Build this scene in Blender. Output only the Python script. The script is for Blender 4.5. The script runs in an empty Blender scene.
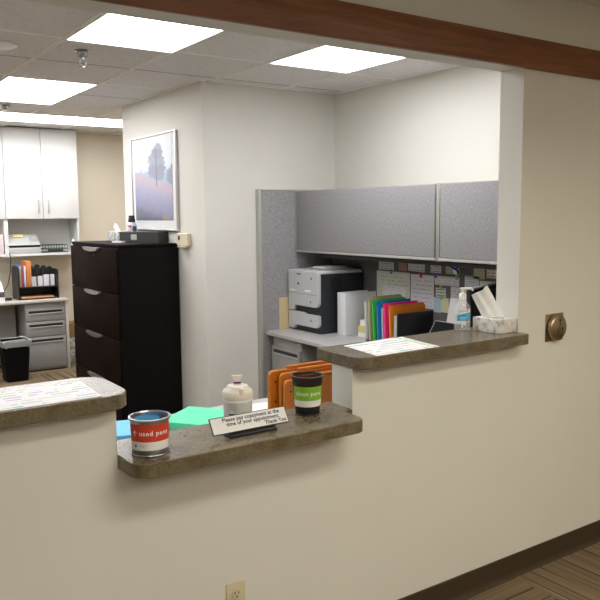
import bpy, bmesh, math, random
from mathutils import Vector, Matrix
random.seed(7)
S = bpy.context.scene
COL = S.collection
PI = math.pi

# ------------------------------------------------------------------ materials
def new_mat(name):
    m = bpy.data.materials.new(name); m.use_nodes = True
    nt = m.node_tree; b = nt.nodes['Principled BSDF']
    return m, nt, b
def N(nt, t, **kw):
    n = nt.nodes.new(t)
    for k, v in kw.items():
        if k in n.inputs.keys(): n.inputs[k].default_value = v
        else: setattr(n, k, v)
    return n
def L(nt, a, ao, b, bi): nt.links.new(a.outputs[ao], b.inputs[bi])
def ramp(nt, stops, interp='LINEAR'):
    r = nt.nodes.new('ShaderNodeValToRGB'); e = r.color_ramp.elements; r.color_ramp.interpolation = interp
    while len(e) < len(stops): e.new(0.5)
    for i, (p, c) in enumerate(stops): e[i].position = p; e[i].color = (*c, 1)
    return r
def sc(c, k): return tuple(min(1, x*k) for x in c)
def mat(name, c, rough=.5, metal=0, var=.04, scale=40, bump=0, bscale=200, spec=.5, coat=0, trans=0, ior=1.45, alpha=1):
    m, nt, b = new_mat(name)
    tc = N(nt, 'ShaderNodeTexCoord'); n = N(nt, 'ShaderNodeTexNoise', Scale=scale, Detail=3)
    L(nt, tc, 'Object', n, 'Vector')
    r = ramp(nt, [(.3, sc(c, 1-var)), (.7, sc(c, 1+var))]); L(nt, n, 'Fac', r, 'Fac'); L(nt, r, 'Color', b, 'Base Color')
    b.inputs['Roughness'].default_value = rough; b.inputs['Metallic'].default_value = metal
    b.inputs['Specular IOR Level'].default_value = spec; b.inputs['Coat Weight'].default_value = coat
    b.inputs['Coat Roughness'].default_value = .03
    b.inputs['Transmission Weight'].default_value = trans; b.inputs['IOR'].default_value = ior; b.inputs['Alpha'].default_value = alpha
    if bump:
        n2 = N(nt, 'ShaderNodeTexNoise', Scale=bscale, Detail=2); L(nt, tc, 'Object', n2, 'Vector')
        bp = N(nt, 'ShaderNodeBump', Strength=bump, Distance=.002); L(nt, n2, 'Fac', bp, 'Height'); L(nt, bp, 'Normal', b, 'Normal')
    return m
def emis(name, c, s):
    m, nt, b = new_mat(name)
    b.inputs['Base Color'].default_value = (.8, .8, .8, 1)
    b.inputs['Emission Color'].default_value = (*c, 1); b.inputs['Emission Strength'].default_value = s
    return m
def math_n(nt, op, a, b=None):
    n = nt.nodes.new('ShaderNodeMath'); n.operation = op
    for i, v in enumerate((a, b)):
        if v is None: continue
        if isinstance(v, (int, float)): n.inputs[i].default_value = v
        else: nt.links.new(v, n.inputs[i])
    return n.outputs[0]
def mix_c(nt, f, a, b):
    n = nt.nodes.new('ShaderNodeMix'); n.data_type = 'RGBA'
    if isinstance(f, (int, float)): n.inputs[0].default_value = f
    else: nt.links.new(f, n.inputs[0])
    for i, v in ((6, a), (7, b)):
        if isinstance(v, tuple): n.inputs[i].default_value = (*v, 1)
        else: nt.links.new(v, n.inputs[i])
    return n.outputs[2]
def printed(name, base, ink, rows, ax='YZ', thr=.45, words=9, inks=None, flip=False, margin=.07, seed=0.0):
    """paper with rows of printed marks"""
    m, nt, b = new_mat(name)
    tc = N(nt, 'ShaderNodeTexCoord'); s = nt.nodes.new('ShaderNodeSeparateXYZ'); L(nt, tc, 'Generated', s, 'Vector')
    u, v = s.outputs['XYZ'.index(ax[0])], s.outputs['XYZ'.index(ax[1])]
    vr = math_n(nt, 'MULTIPLY', v, rows); fr = math_n(nt, 'FRACT', vr); fl = math_n(nt, 'FLOOR', vr)
    band = math_n(nt, 'MULTIPLY', math_n(nt, 'GREATER_THAN', fr, .35), math_n(nt, 'LESS_THAN', fr, .68))
    cv = nt.nodes.new('ShaderNodeCombineXYZ'); nt.links.new(math_n(nt, 'MULTIPLY', u, words), cv.inputs[0]); nt.links.new(math_n(nt, 'ADD', math_n(nt, 'MULTIPLY', fl, 3.7), seed), cv.inputs[1])
    n = N(nt, 'ShaderNodeTexNoise', Scale=1.0, Detail=2); L(nt, cv, 'Vector', n, 'Vector')
    w = math_n(nt, 'GREATER_THAN', n.outputs['Fac'], thr)
    f = math_n(nt, 'MULTIPLY', band, w)
    for c in (u, v):
        f = math_n(nt, 'MULTIPLY', f, math_n(nt, 'GREATER_THAN', c, margin)); f = math_n(nt, 'MULTIPLY', f, math_n(nt, 'LESS_THAN', c, 1-margin))
    col = ink
    if inks:
        wn = N(nt, 'ShaderNodeTexWhiteNoise'); wn.noise_dimensions = '2D'
        cv2 = nt.nodes.new('ShaderNodeCombineXYZ'); nt.links.new(fl, cv2.inputs[1]); nt.links.new(math_n(nt, 'FLOOR', math_n(nt, 'MULTIPLY', u, 5)), cv2.inputs[0]); L(nt, cv2, 'Vector', wn, 'Vector')
        r = ramp(nt, [(i/len(inks), c) for i, c in enumerate(inks)], 'CONSTANT'); L(nt, wn, 'Value', r, 'Fac'); col = r.outputs['Color']
    nt.links.new(mix_c(nt, f, base, col), b.inputs['Base Color']); b.inputs['Roughness'].default_value = .6
    return m

M = {}
PAINT = (.70, .682, .628)
M['paint'] = mat('cream wall paint', PAINT, .65, var=.015, scale=3, bump=.08, bscale=300)
M['tan_paint'] = mat('tan wall paint', (.76, .69, .565), .65, var=.015, scale=3, bump=.08, bscale=300)
def wood_mat():
    m, nt, b = new_mat('stained oak'); tc = N(nt, 'ShaderNodeTexCoord'); mp = N(nt, 'ShaderNodeMapping'); mp.inputs['Scale'].default_value = (1.2, 20, 20)
    L(nt, tc, 'Object', mp, 'Vector'); n = N(nt, 'ShaderNodeTexNoise', Scale=3.0, Detail=8, Roughness=.65, Distortion=.6); L(nt, mp, 'Vector', n, 'Vector')
    r = ramp(nt, [(.25, (.10, .030, .009)), (.5, (.20, .066, .021)), (.75, (.28, .10, .034))]); L(nt, n, 'Fac', r, 'Fac'); L(nt, r, 'Color', b, 'Base Color')
    b.inputs['Roughness'].default_value = .4; return m
M['oak'] = wood_mat()
def laminate():
    m, nt, b = new_mat('stone laminate'); tc = N(nt, 'ShaderNodeTexCoord')
    n = N(nt, 'ShaderNodeTexNoise', Scale=14, Detail=6, Roughness=.6, Distortion=.4); L(nt, tc, 'Object', n, 'Vector')
    r = ramp(nt, [(.25, (.085, .060, .032)), (.42, (.135, .102, .058)), (.55, (.170, .135, .085)), (.66, (.115, .110, .075)), (.8, (.205, .145, .085))]); L(nt, n, 'Fac', r, 'Fac')
    n2 = N(nt, 'ShaderNodeTexNoise', Scale=120, Detail=3); L(nt, tc, 'Object', n2, 'Vector')
    r2 = ramp(nt, [(.3, (.75, .75, .75)), (.7, (1.15, 1.15, 1.15))]); L(nt, n2, 'Fac', r2, 'Fac')
    mx = nt.nodes.new('ShaderNodeMix'); mx.data_type = 'RGBA'; mx.blend_type = 'MULTIPLY'; mx.inputs[0].default_value = 1
    L(nt, r, 'Color', mx, 6); L(nt, r2, 'Color', mx, 7); nt.links.new(mx.outputs[2], b.inputs['Base Color'])
    b.inputs['Roughness'].default_value = .22; b.inputs['Specular IOR Level'].default_value = .58; return m
M['laminate'] = laminate()
def carpet():
    m, nt, b = new_mat('striped carpet tile'); tc = N(nt, 'ShaderNodeTexCoord')
    cols = [(.33, (.022, .020, .020)), (.42, (.11, .078, .05)), (.5, (.23, .165, .095)), (.6, (.13, .10, .072)), (.70, (.33, .25, .15))]
    outs = []
    for sx, sy in ((.5, 62), (62, .5)):
        mp = N(nt, 'ShaderNodeMapping'); mp.inputs['Scale'].default_value = (sx, sy, 1); L(nt, tc, 'Object', mp, 'Vector')
        n = N(nt, 'ShaderNodeTexNoise', Scale=1.0, Detail=2, Roughness=.6); L(nt, mp, 'Vector', n, 'Vector')
        r = ramp(nt, cols); L(nt, n, 'Fac', r, 'Fac'); outs.append(r.outputs['Color'])
    ck = N(nt, 'ShaderNodeTexChecker', Scale=1.64); L(nt, tc, 'Object', ck, 'Vector')
    c = mix_c(nt, ck.outputs['Fac'], outs[0], outs[1]); nt.links.new(c, b.inputs['Base Color'])
    n3 = N(nt, 'ShaderNodeTexNoise', Scale=500); L(nt, tc, 'Object', n3, 'Vector'); bp = N(nt, 'ShaderNodeBump', Strength=.5, Distance=.004)
    L(nt, n3, 'Fac', bp, 'Height'); L(nt, bp, 'Normal', b, 'Normal'); b.inputs['Roughness'].default_value = .95; b.inputs['Specular IOR Level'].default_value = .1; return m
M['carpet'] = carpet()
def tile_mat():
    m, nt, b = new_mat('mineral ceiling tile'); tc = N(nt, 'ShaderNodeTexCoord'); n = N(nt, 'ShaderNodeTexNoise', Scale=90, Detail=4); L(nt, tc, 'Object', n, 'Vector')
    r = ramp(nt, [(.32, (.62, .61, .60)), (.45, (.76, .75, .745)), (.7, (.80, .79, .785))]); L(nt, n, 'Fac', r, 'Fac'); L(nt, r, 'Color', b, 'Base Color')
    bp = N(nt, 'ShaderNodeBump', Strength=.4, Distance=.003); L(nt, n, 'Fac', bp, 'Height'); L(nt, bp, 'Normal', b, 'Normal'); b.inputs['Roughness'].default_value = .9; return m
M['tile'] = tile_mat()
def fabric(name, c):
    m, nt, b = new_mat(name); tc = N(nt, 'ShaderNodeTexCoord'); outs = []
    for s in ((60, 60, 420), (420, 420, 60)):
        mp = N(nt, 'ShaderNodeMapping'); mp.inputs['Scale'].default_value = s; L(nt, tc, 'Object', mp, 'Vector')
        n = N(nt, 'ShaderNodeTexNoise', Scale=1.0, Detail=3, Roughness=.7); L(nt, mp, 'Vector', n, 'Vector'); outs.append(n.outputs['Fac'])
    a = math_n(nt, 'MULTIPLY', math_n(nt, 'ADD', outs[0], outs[1]), .5)
    r = ramp(nt, [(.36, sc(c, .6)), (.5, c), (.64, sc(c, 1.45))]); nt.links.new(a, r.inputs['Fac']); L(nt, r, 'Color', b, 'Base Color')
    bp = N(nt, 'ShaderNodeBump', Strength=.3, Distance=.001); nt.links.new(a, bp.inputs['Height']); L(nt, bp, 'Normal', b, 'Normal'); b.inputs['Roughness'].default_value = .9; b.inputs['Specular IOR Level'].default_value = .2; return m
M['fabric'] = fabric('grey panel fabric', (.285, .277, .286))
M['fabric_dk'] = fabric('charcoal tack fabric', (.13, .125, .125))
M['trim_metal'] = mat('painted panel trim', (.42, .42, .38), .4, .1)
M['tee'] = mat('ceiling grid tee', (.93, .91, .87), .5)
M['groove'] = mat('tile joint', (.24, .23, .22), .8)
M['brown_vinyl'] = mat('brown vinyl base', (.05, .033, .02), .45)
M['white_paint'] = mat('white cabinet melamine', (.66, .66, .645), .35, var=.01)
M['white_plastic'] = mat('white plastic', (.86, .855, .84), .35, var=.02)
M['fax_plastic'] = mat('pale grey plastic', (.43, .43, .42), .4, var=.02)
M['cream_plastic'] = mat('cream plastic', (.66, .59, .44), .4, var=.02)
M['ivory'] = mat('ivory plate', (.60, .54, .36), .4, var=.02)
M['lid_cream'] = mat('ivory lid plastic', (.80, .735, .66), .35, var=.02)
M['black'] = mat('black plastic', (.012, .012, .013), .4)
M['black_matte'] = mat('black side laminate', (.0045, .0045, .0045), .55, spec=.14)
M['espresso'] = mat('espresso wood', (.009, .0045, .0035), .6, var=.3, scale=8, spec=.05)
M['steel'] = mat('brushed steel', (.55, .55, .56), .3, 1)
M['handle_steel'] = mat('satin handle steel', (.36, .36, .37), .38, 1)
M['chrome'] = mat('chrome', (.42, .42, .43), .22, 1)
M['bronze'] = mat('oil bronze', (.40, .315, .21), .38, 1, var=.1)
M['bronze_dk'] = mat('dark engraved bronze', (.05, .04, .03), .4, .6)
M['bronze_mid'] = mat('engraved bronze', (.12, .09, .055), .4, .8)
M['pewter'] = mat('grey metal pail', (.42, .42, .44), .3, .9)
M['grey_metal'] = mat('grey painted steel', (.285, .28, .27), .45, var=.02)
M['grey_dark'] = mat('dark grey steel', (.10, .10, .10), .5)
M['desk_grey'] = mat('grey desk laminate', (.43, .42, .41), .4, var=.03)
M['desk_cream'] = mat('cream desk laminate', (.50, .47, .42), .4, var=.03)
M['printer_grey'] = mat('light grey printer shell', (.52, .53, .54), .4, var=.02)
M['printer_dark'] = mat('charcoal printer body', (.020, .024, .030), .5, var=.05)
M['red'] = mat('red label', (.62, .05, .02), .5)
M['green_label'] = mat('lime label', (.23, .46, .03), .5)
M['paper'] = mat('white paper', (.80, .79, .78), .6, var=.02)
M['white_ink'] = mat('white ink', (.85, .84, .82), .5)
M['dark_ink'] = mat('dark ink', (.03, .03, .06), .6)
M['grey_ink'] = mat('grey ink', (.25, .25, .26), .6)
M['orange_pl'] = mat('orange plastic', (.52, .155, .010), .4, var=.05)
M['mint'] = mat('mint green folder', (.12, .72, .42), .5, var=.02)
M['sky_blue'] = mat('sky blue folder', (.14, .50, .85), .5, var=.02)
M['clear'] = mat('clear plastic', (.85, .87, .89), .08, alpha=.16)
M['gel'] = mat('clear gel', (.82, .85, .88), .05, alpha=.16)
M['liner'] = mat('translucent bin liner', (.55, .55, .56), .3, alpha=.6, bump=.8, bscale=40)
M['cardboard'] = mat('cardboard', (.30, .17, .07), .8, var=.08)
M['wire_green'] = mat('dark green coated wire', (.025, .06, .04), .45)
M['mesh_black'] = mat('black wire mesh', (.012, .012, .012), .5, alpha=1)
M['panel_light'] = emis('fluorescent diffuser', (.99, .985, 1.0), 11.5)
M['panel_light_soft'] = emis('dimmer fluorescent diffuser', (.99, .985, 1.0), 8)
M['panel_light_mid'] = emis('mid-strength fluorescent diffuser', (.99, .985, 1.0), 10)  # strength lowered to balance the wall brightness
M['lobby_light'] = emis('lobby diffuser', (1.0, .955, .83), 10)
M['lobby_well'] = emis('recessed lobby diffuser', (1.0, .95, .82), 13.5)
M['lobby_warm'] = emis('warm lobby diffuser', (1.0, .86, .64), 16)
def flat(name, c, rough=.55): return mat(name, c, rough, var=.03)

# ------------------------------------------------------------------ mesh builder
class MB:
    def __init__(s): s.bm = bmesh.new()
    def _tf(s, vs, m):
        if m is not None: bmesh.ops.transform(s.bm, matrix=m, verts=vs)
    def box(s, x0, x1, y0, y1, z0, z1, bev=0, seg=2, m=None):
        r = bmesh.ops.create_cube(s.bm, size=1); vs = r['verts']
        for v in vs: v.co = Vector((x0+(v.co.x+.5)*(x1-x0), y0+(v.co.y+.5)*(y1-y0), z0+(v.co.z+.5)*(z1-z0)))
        if bev:
            es = list({e for v in vs for e in v.link_edges})
            r2 = bmesh.ops.bevel(s.bm, geom=es, offset=bev, segments=seg, affect='EDGES', profile=.5)
            vs = list({v for f in r2['faces'] for v in f.verts} | {v for v in vs if v.is_valid})
        s._tf(vs, m); return s
    def loft(s, rings, cap0=True, cap1=True, closed=True, m=None):
        R = [[s.bm.verts.new(p) for p in r] for r in rings]
        n = len(R[0])
        for a, b in zip(R, R[1:]):
            for i in range(n if closed else n-1):
                j = (i+1) % n
                try: s.bm.faces.new((a[i], a[j], b[j], b[i]))
                except ValueError: pass
        if cap0: s.bm.faces.new(list(reversed(R[0])))
        if cap1: s.bm.faces.new(R[-1])
        s._tf([v for r in R for v in r], m); return s
    def prism(s, poly, z0, z1, m=None, bev=0):
        if bev:
            cx = sum(p[0] for p in poly)/len(poly); cy = sum(p[1] for p in poly)/len(poly)
            def ins(d):
                out = []
                n = len(poly)
                for i in range(n):
                    a, b, c = Vector(poly[i-1][:2]), Vector(poly[i][:2]), Vector(poly[(i+1) % n][:2])
                    e1 = (b-a).normalized(); e2 = (c-b).normalized(); nn = Vector((-(e1.y+e2.y), e1.x+e2.x)); nn = nn.normalized() if nn.length > 1e-6 else Vector((0, 0))
                    out.append((b.x+nn.x*d, b.y+nn.y*d))
                return out
            i1 = ins(bev); return s.loft([[(*p, z0) for p in i1], [(*p, z0+bev) for p in poly], [(*p, z1-bev) for p in poly], [(*p, z1) for p in i1]], m=m)
        return s.loft([[(p[0], p[1], z0) for p in poly], [(p[0], p[1], z1) for p in poly]], m=m)
    def lathe(s, prof, n=32, m=None, cap0=True, cap1=True):
        return s.loft([[(r*math.cos(2*PI*i/n), r*math.sin(2*PI*i/n), z) for i in range(n)] for r, z in prof], cap0, cap1, m=m)
    def tube(s, path, r, n=8, m=None):
        P = [Vector(p) for p in path]; rings = []
        for i, p in enumerate(P):
            t = (P[min(i+1, len(P)-1)]-P[max(i-1, 0)]).normalized()
            a = t.orthogonal().normalized() if i == 0 else (rings_a - t*rings_a.dot(t)).normalized()
            rings_a = a; b = t.cross(a)
            rings.append([p+(a*math.cos(2*PI*k/n)+b*math.sin(2*PI*k/n))*r for k in range(n)])
        return s.loft(rings, m=m)
    def quadgrid(s, f, nu, nv, m=None):
        V = [[s.bm.verts.new(f(i/nu, j/nv)) for j in range(nv+1)] for i in range(nu+1)]
        for i in range(nu):
            for j in range(nv): s.bm.faces.new((V[i][j], V[i+1][j], V[i+1][j+1], V[i][j+1]))
        s._tf([v for r in V for v in r], m); return s
    def text(s, t, size, m=None, fn=None, depth=.0006, bold=0, align='CENTER', shear=0, space=1):
        cu = bpy.data.curves.new('txt', 'FONT'); cu.body = t; cu.size = size; cu.extrude = depth/2; cu.offset = bold; cu.align_x = align; cu.align_y = 'CENTER'
        cu.resolution_u = 3; cu.shear = shear; cu.space_character = space
        o = bpy.data.objects.new('txt', cu); COL.objects.link(o); dg = bpy.context.evaluated_depsgraph_get()
        me = bpy.data.meshes.new_from_object(o.evaluated_get(dg)); bpy.data.objects.remove(o); bpy.data.curves.remove(cu)
        b2 = bmesh.new(); b2.from_mesh(me); bpy.data.meshes.remove(me)
        if m is not None: bmesh.ops.transform(b2, matrix=m, verts=b2.verts)
        if fn:
            for v in b2.verts: v.co = Vector(fn(v.co))
        tmp = bpy.data.meshes.new('t'); b2.to_mesh(tmp); b2.free(); s.bm.from_mesh(tmp); bpy.data.meshes.remove(tmp); return s
    def build(s, name, m, parent=None, loc=(0, 0, 0), rz=0, smooth=40):
        bmesh.ops.recalc_face_normals(s.bm, faces=s.bm.faces[:])
        me = bpy.data.meshes.new(name); s.bm.to_mesh(me); s.bm.free()
        mm = m if not isinstance(m, str) else M[m]; me.materials.append(mm)
        o = bpy.data.objects.new(name, me); COL.objects.link(o); o.location = loc; o.rotation_euler = (0, 0, rz)
        if smooth:
            me.polygons.foreach_set('use_smooth', [True]*len(me.polygons)); me.set_sharp_from_angle(angle=math.radians(smooth))
        if parent: o.parent = parent
        return o
def thing(name, label, cat, loc=(0, 0, 0), rz=0, group=None):
    o = bpy.data.objects.new(name, None); COL.objects.link(o); o.empty_display_size = .05
    o.location = loc; o.rotation_euler = (0, 0, rz); return tag(o, label, cat, group)
def tag(o, label, cat, group=None):
    o['label'] = label; o['category'] = cat
    if group: o['group'] = group
    return o
def struct(o): o['kind'] = 'structure'; return o
def T(x=0, y=0, z=0, rx=0, ry=0, rz=0):
    return Matrix.Translation((x, y, z)) @ Matrix.Rotation(rz, 4, 'Z') @ Matrix.Rotation(ry, 4, 'Y') @ Matrix.Rotation(rx, 4, 'X')
FRONT = Matrix(((1, 0, 0, 0), (0, 0, -1, 0), (0, 1, 0, 0), (0, 0, 0, 1)))       # xy drawing -> xz plane, facing -y
LEFT = Matrix(((0, 0, -1, 0), (-1, 0, 0, 0), (0, 1, 0, 0), (0, 0, 0, 1)))       # xy drawing -> yz plane, facing -x
def rrect(x0, x1, y0, y1, r, n=6):
    if isinstance(r, (int, float)): r = (r,)*4                                  # corners: x1y0, x1y1, x0y1, x0y0
    out = []
    for (cx, cy, a0), q in zip(((x1, y0, -90), (x1, y1, 0), (x0, y1, 90), (x0, y0, 180)), r):
        sx = 1 if cx == x1 else -1; sy = 1 if cy == y1 else -1
        if q <= 0: out.append((cx, cy)); continue
        for k in range(n+1):
            a = math.radians(a0+90*k/n); out.append((cx-sx*q+q*math.cos(a), cy-sy*q+q*math.sin(a)))
    return out

# ------------------------------------------------------------------ dimensions (metres)
H = 2.141; TW = .119; CZ = 1.07; CT = .043; MZ = .879
XK, XL = -.877, -1.739
CEIL = 2.472; X0, X1, Y1, Y2, Y3 = -.092, 1.031, 2.625, 4.085, 6.22
DZ = .721; YP = 2.575; PX = .965

# ------------------------------------------------------------------ the setting
b = MB(); b.box(-5, 5, -5.5, 7, -.05, 0); struct(b.build('floor', 'carpet'))
b = MB()
b.box(0, 3.2, 0, TW, 0, 2.6); b.box(-4.6, 0, 0, TW, H, 2.6); b.box(-4.6, -4.2, 0, TW, 0, H)
b.box(-4.2, XL, 0, TW, 0, CZ-CT); b.box(XL, XK, 0, TW, 0, MZ-CT); b.box(XK, 0, 0, TW, 0, CZ-CT)
bmesh.ops.remove_doubles(b.bm, verts=b.bm.verts, dist=1e-5)
struct(b.build('wall_front', 'paint', smooth=0))
b = MB(); b.box(X0, X1+.15, Y1, Y1+.12, 0, CEIL); struct(b.build('wall_back', 'paint'))
b = MB(); b.box(X1, X1+.12, TW, Y1, 0, CEIL); struct(b.build('wall_right', 'paint'))
b = MB(); b.box(X0, X0+.12, Y1+.12, Y2, 0, CEIL); struct(b.build('wall_centre', 'paint'))
b = MB(); b.box(-4.6, 3, Y3, Y3+.1, 0, CEIL); struct(b.build('wall_rear', 'tan_paint'))
b = MB(); b.box(2.0, 2.1, Y2, Y3, 0, CEIL); b.box(X0+.12, 2.1, Y2-.12, Y2, 0, CEIL); struct(b.build('wall_alcove', 'tan_paint'))
b = MB(); b.box(-4.6, -4.5, TW, Y3, 0, CEIL); struct(b.build('wall_left', 'paint'))
b = MB(); b.box(-4.6, 3.2, -5.1, -5.0, 0, 2.6); struct(b.build('wall_lobby_rear', 'paint'))
b = MB(); b.box(-4.7, -4.6, -5.0, 0, 0, 2.6); struct(b.build('wall_lobby_left', 'paint'))
b = MB(); b.box(3.2, 3.3, -5.0, 0, 0, 2.6); struct(b.build('wall_lobby_right', 'paint'))
# baseboards (dark vinyl with a cove toe)
def baseboard(name, x0, x1, y0, sgn):
    prof = [(0, 0), (-.016, 0), (-.012, .006), (-.008, .016), (-.006, .03), (-.006, .098), (-.004, .1), (0, .1)]
    b = MB(); b.loft([[(x, y0+sgn*p[0], p[1]) for p in prof] for x in (x0, x1)]); struct(b.build(name, 'brown_vinyl'))
baseboard('baseboard_front', -4.6, 3.2, 0, 1); baseboard('baseboard_back', X0, .30, Y1, 1)
b = MB(); b.box(X0-.006, X0, Y1, Y2, 0, .1, bev=.002); struct(b.build('baseboard_centre', 'brown_vinyl'))
# oak beam over the opening
b = MB(); b.box(-4.6, 3.2, -.021, 0, H-.006, H+.112, bev=.003); struct(b.build('trim_1', 'oak'))
# ceilings with their grid
GX = [-4.3+.0, -3.64, -3.04, -2.44, -1.84, -1.238, -.642, -.04, .556]; GY = [.70, 1.30, 1.90, 2.505, 3.095, 3.64, 4.20, 4.82, 5.42, 6.02]
b = MB(); b.box(-4.6, 2.1, TW, Y3, CEIL, CEIL+.02); ce = struct(b.build('ceiling', 'tile'))
b = MB()
for x in GX:
    b.box(x-.012, x+.012, TW, Y3, CEIL-.004, CEIL+.003); b.box(x-.004, x+.004, TW, Y3, CEIL-.012, CEIL-.004)
for y in (.70, 1.90, 3.095, 4.20, 4.82, 5.42): b.box(-4.5, 2.0, y-.012, y+.012, CEIL-.0035, CEIL+.003)
b.box(X0-.02, X0, Y1, Y2, CEIL-.005, CEIL+.002); b.box(X0-.02, X1, Y1-.02, Y1, CEIL-.005, CEIL+.002); b.box(X1-.02, X1, TW, Y1, CEIL-.005, CEIL+.002)
b.build('ceiling_grid', 'tee', ce)
b = MB()
for y in (1.30, 2.505, 3.64, 6.02): b.box(-4.5, 2.0, y-.004, y+.004, CEIL-.0012, CEIL+.002)
b.build('tile_joint', 'groove', ce)
b = MB()
for q in ((-4.6, 3.2, -5, -1.92), (-4.6, 3.2, -1.28, 0), (-4.6, -1.93, -1.92, -1.28), (-.07, 3.2, -1.92, -1.28)): b.box(*q, 2.44, 2.46)
lc = struct(b.build('ceiling_lobby', 'tile'))
b = MB()
for x in [-4.2+.61*k for k in range(12)]:
    b.box(x-.012, x+.012, -5, -1.93, 2.435, 2.441); b.box(x-.012, x+.012, -1.27, 0, 2.435, 2.441)
for y in [-.64, -1.27, -1.93, -2.54, -3.15, -3.76, -4.37]: b.box(-4.6, 3.2, y-.012, y+.012, 2.436, 2.441)
b.build('ceiling_grid', 'tee', lc)

# ceiling lights
def ceiling_light(x0, x1, y0, y1, z, label, m='panel_light', grp='recessed fluorescent panels'):
    t = thing('ceiling_light', label, 'ceiling light', ((x0+x1)/2, (y0+y1)/2, z), 0, grp)
    w, d = (x1-x0)/2, (y1-y0)/2
    b = MB(); b.box(-w+.008, w-.008, -d+.008, d-.008, -.006, -.001); b.build('diffuser', m, t)
    b = MB()
    for q in ((-w, -w+.008, -d, d), (w-.008, w, -d, d)): b.box(*q, -.009, 0)
    for q in ((-w+.008, w-.008, -d, -d+.008), (-w+.008, w-.008, d-.008, d)): b.box(*q, -.009, 0)
    b.build('frame', 'tee', t)
ceiling_light(GX[5], GX[6], .70, 1.90, CEIL-.004, 'large bright ceiling panel above the black filing cabinet, left of the two nearest', 'panel_light_mid')
ceiling_light(GX[7], GX[8], .66, 1.86, CEIL-.004, 'bright ceiling panel over the cubicle, closest to the beam end', 'panel_light_soft')
ceiling_light(GX[5], GX[6], 3.095, 4.20, CEIL-.004, 'bright ceiling panel at the left edge, between the two sprinklers')
ceiling_light(GX[6], GX[8], 4.82, 5.42, CEIL-.004, 'long narrow-looking ceiling panel above the white cupboard doors')
ceiling_light(GX[4]-.6, GX[6], 4.82, 5.42, CEIL-.004, 'ceiling panel cut off at the left edge behind the far sprinkler')
for xx, yy in ((GX[3]-.6, .70), (GX[3]-.6, 3.095)):
    ceiling_light(xx, xx+.6, yy, yy+1.2, CEIL-.004, 'bright ceiling panel further left in the office, outside the view')
for xx, yy, mm in ((-3.05, -3.83, 'lobby_light'), (-1.22, -3.83, 'lobby_light'), (.61, -3.22, 'lobby_warm')):
    ceiling_light(xx, xx+.6, yy, yy+1.2, 2.434, 'warm ceiling panel over the lobby, outside the view', mm, 'lobby ceiling panels')

t = thing('ceiling_light', 'unseen lobby light above the counter, in a deep well added to shade the upper wall', 'ceiling light', (-1.0, -1.6, 2.46), 0, 'lobby ceiling panels')
b = MB()
for q in ((-.95, -.93, -.34, .34), (.93, .95, -.34, .34), (-.93, .93, -.34, -.32), (-.93, .93, .32, .34)): b.box(*q, .0005, .24)
b.box(-.95, .95, -.34, .34, .2405, .26); b.build('housing', 'grey_dark', t)  # dark well sides added to cut the light off the upper wall
MB().box(-.9, .9, -.30, .30, .225, .238).build('diffuser', 'lobby_well', t)

def sprinkler(x, y, label):
    t = thing('sprinkler_head', label, 'sprinkler', (x, y, CEIL), 0, 'fire sprinklers')
    MB().lathe([(.042, -.0005), (.042, -.006), (.03, -.010), (.028, -.03), (.022, -.038), (.0, -.038)], 24).build('escutcheon', 'chrome', t)
    b = MB(); b.lathe([(.012, -.036), (.012, -.05), (.007, -.055)], 12)
    for s_ in (-1, 1): b.tube([(s_*.009, 0, -.05), (s_*.017, 0, -.06), (s_*.017, 0, -.075), (s_*.005, 0, -.088)], .003)
    b.build('frame', 'steel', t)
    MB().lathe([(.006, -.086), (.022, -.088), (.022, -.091), (.0, -.091)], 16).build('deflector', 'chrome', t)
sprinkler(-1.065, 2.15, 'chrome sprinkler head below the nearer left ceiling panels')
sprinkler(-.93, 4.48, 'small chrome sprinkler head at far left above white cupboard')
t = thing('ceiling_speaker', 'round white disc on the ceiling at the left edge', 'ceiling speaker', (-1.50, 2.245, CEIL))
MB().lathe([(.105, -.0005), (.105, -.008), (.095, -.013), (.0, -.014)], 40).build('grille', 'white_plastic', t)
MB().lathe([(.107, -.0004), (.112, -.002), (.112, -.006), (.106, -.009)], 40, cap0=False, cap1=False).build('rim', 'white_plastic', t)

# ------------------------------------------------------------------ counters
def counter(poly, z, label):
    b = MB(); b.prism(poly, z-CT, z, bev=.003)
    return tag(b.build('countertop', 'laminate', smooth=30), label, 'countertop', 'stone laminate reception counters')
counter(rrect(-4.19, -1.708, -.066, .23, (.075, .075, 0, 0)), CZ, 'high stone-look counter section at the left edge, nearest')
counter(rrect(-.888, -.0008, -.066, .205, (.018, 0, .012, .06)), CZ, 'high stone-look counter section on the right with hand sanitizer')
rr_ = rrect(XL+.0008, -.918, -.134, .138, (.04, 0, 0, .06))
counter(rr_[:7] + [(-.918, -.020), (-.900, -.0008), (XK-.0008, -.0008), (XK-.0008, .138), (XL+.0008, .138)] + rr_[-7:], MZ, 'low stone-look transaction counter holding the pen cups')

# wall outlet, door actuator
t = thing('wall_outlet', 'ivory electrical outlet low on the lobby wall', 'outlet', (-1.361, 0, .325))
MB().box(-.0355, .0355, -.006, -.0002, -.058, .058, bev=.0025).build('cover_plate', 'ivory', t)
for dz in (.0195, -.0195):
    p = MB().lathe([(.0172, -.001), (.0172, .0035), (.016, .0045), (0, .0045)], 24, m=T(0, -.0058, dz, rx=PI/2)).build('socket', 'ivory', t)
    b = MB(); b.box(-.008, -.0055, -.0112, -.0098, dz-.001, dz+.008); b.box(.0052, .0075, -.0112, -.0098, dz+.000, dz+.007); b.lathe([(.003, 0), (.003, .0013)], 12, m=T(0, -.0098, dz-.009, rx=PI/2))
    b.build('slot', 'bronze_dk', p)
MB().lathe([(.003, 0), (.003, .001), (0, .0013)], 12, m=T(0, -.006, 0, rx=PI/2)).build('screw', 'steel', t)

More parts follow.
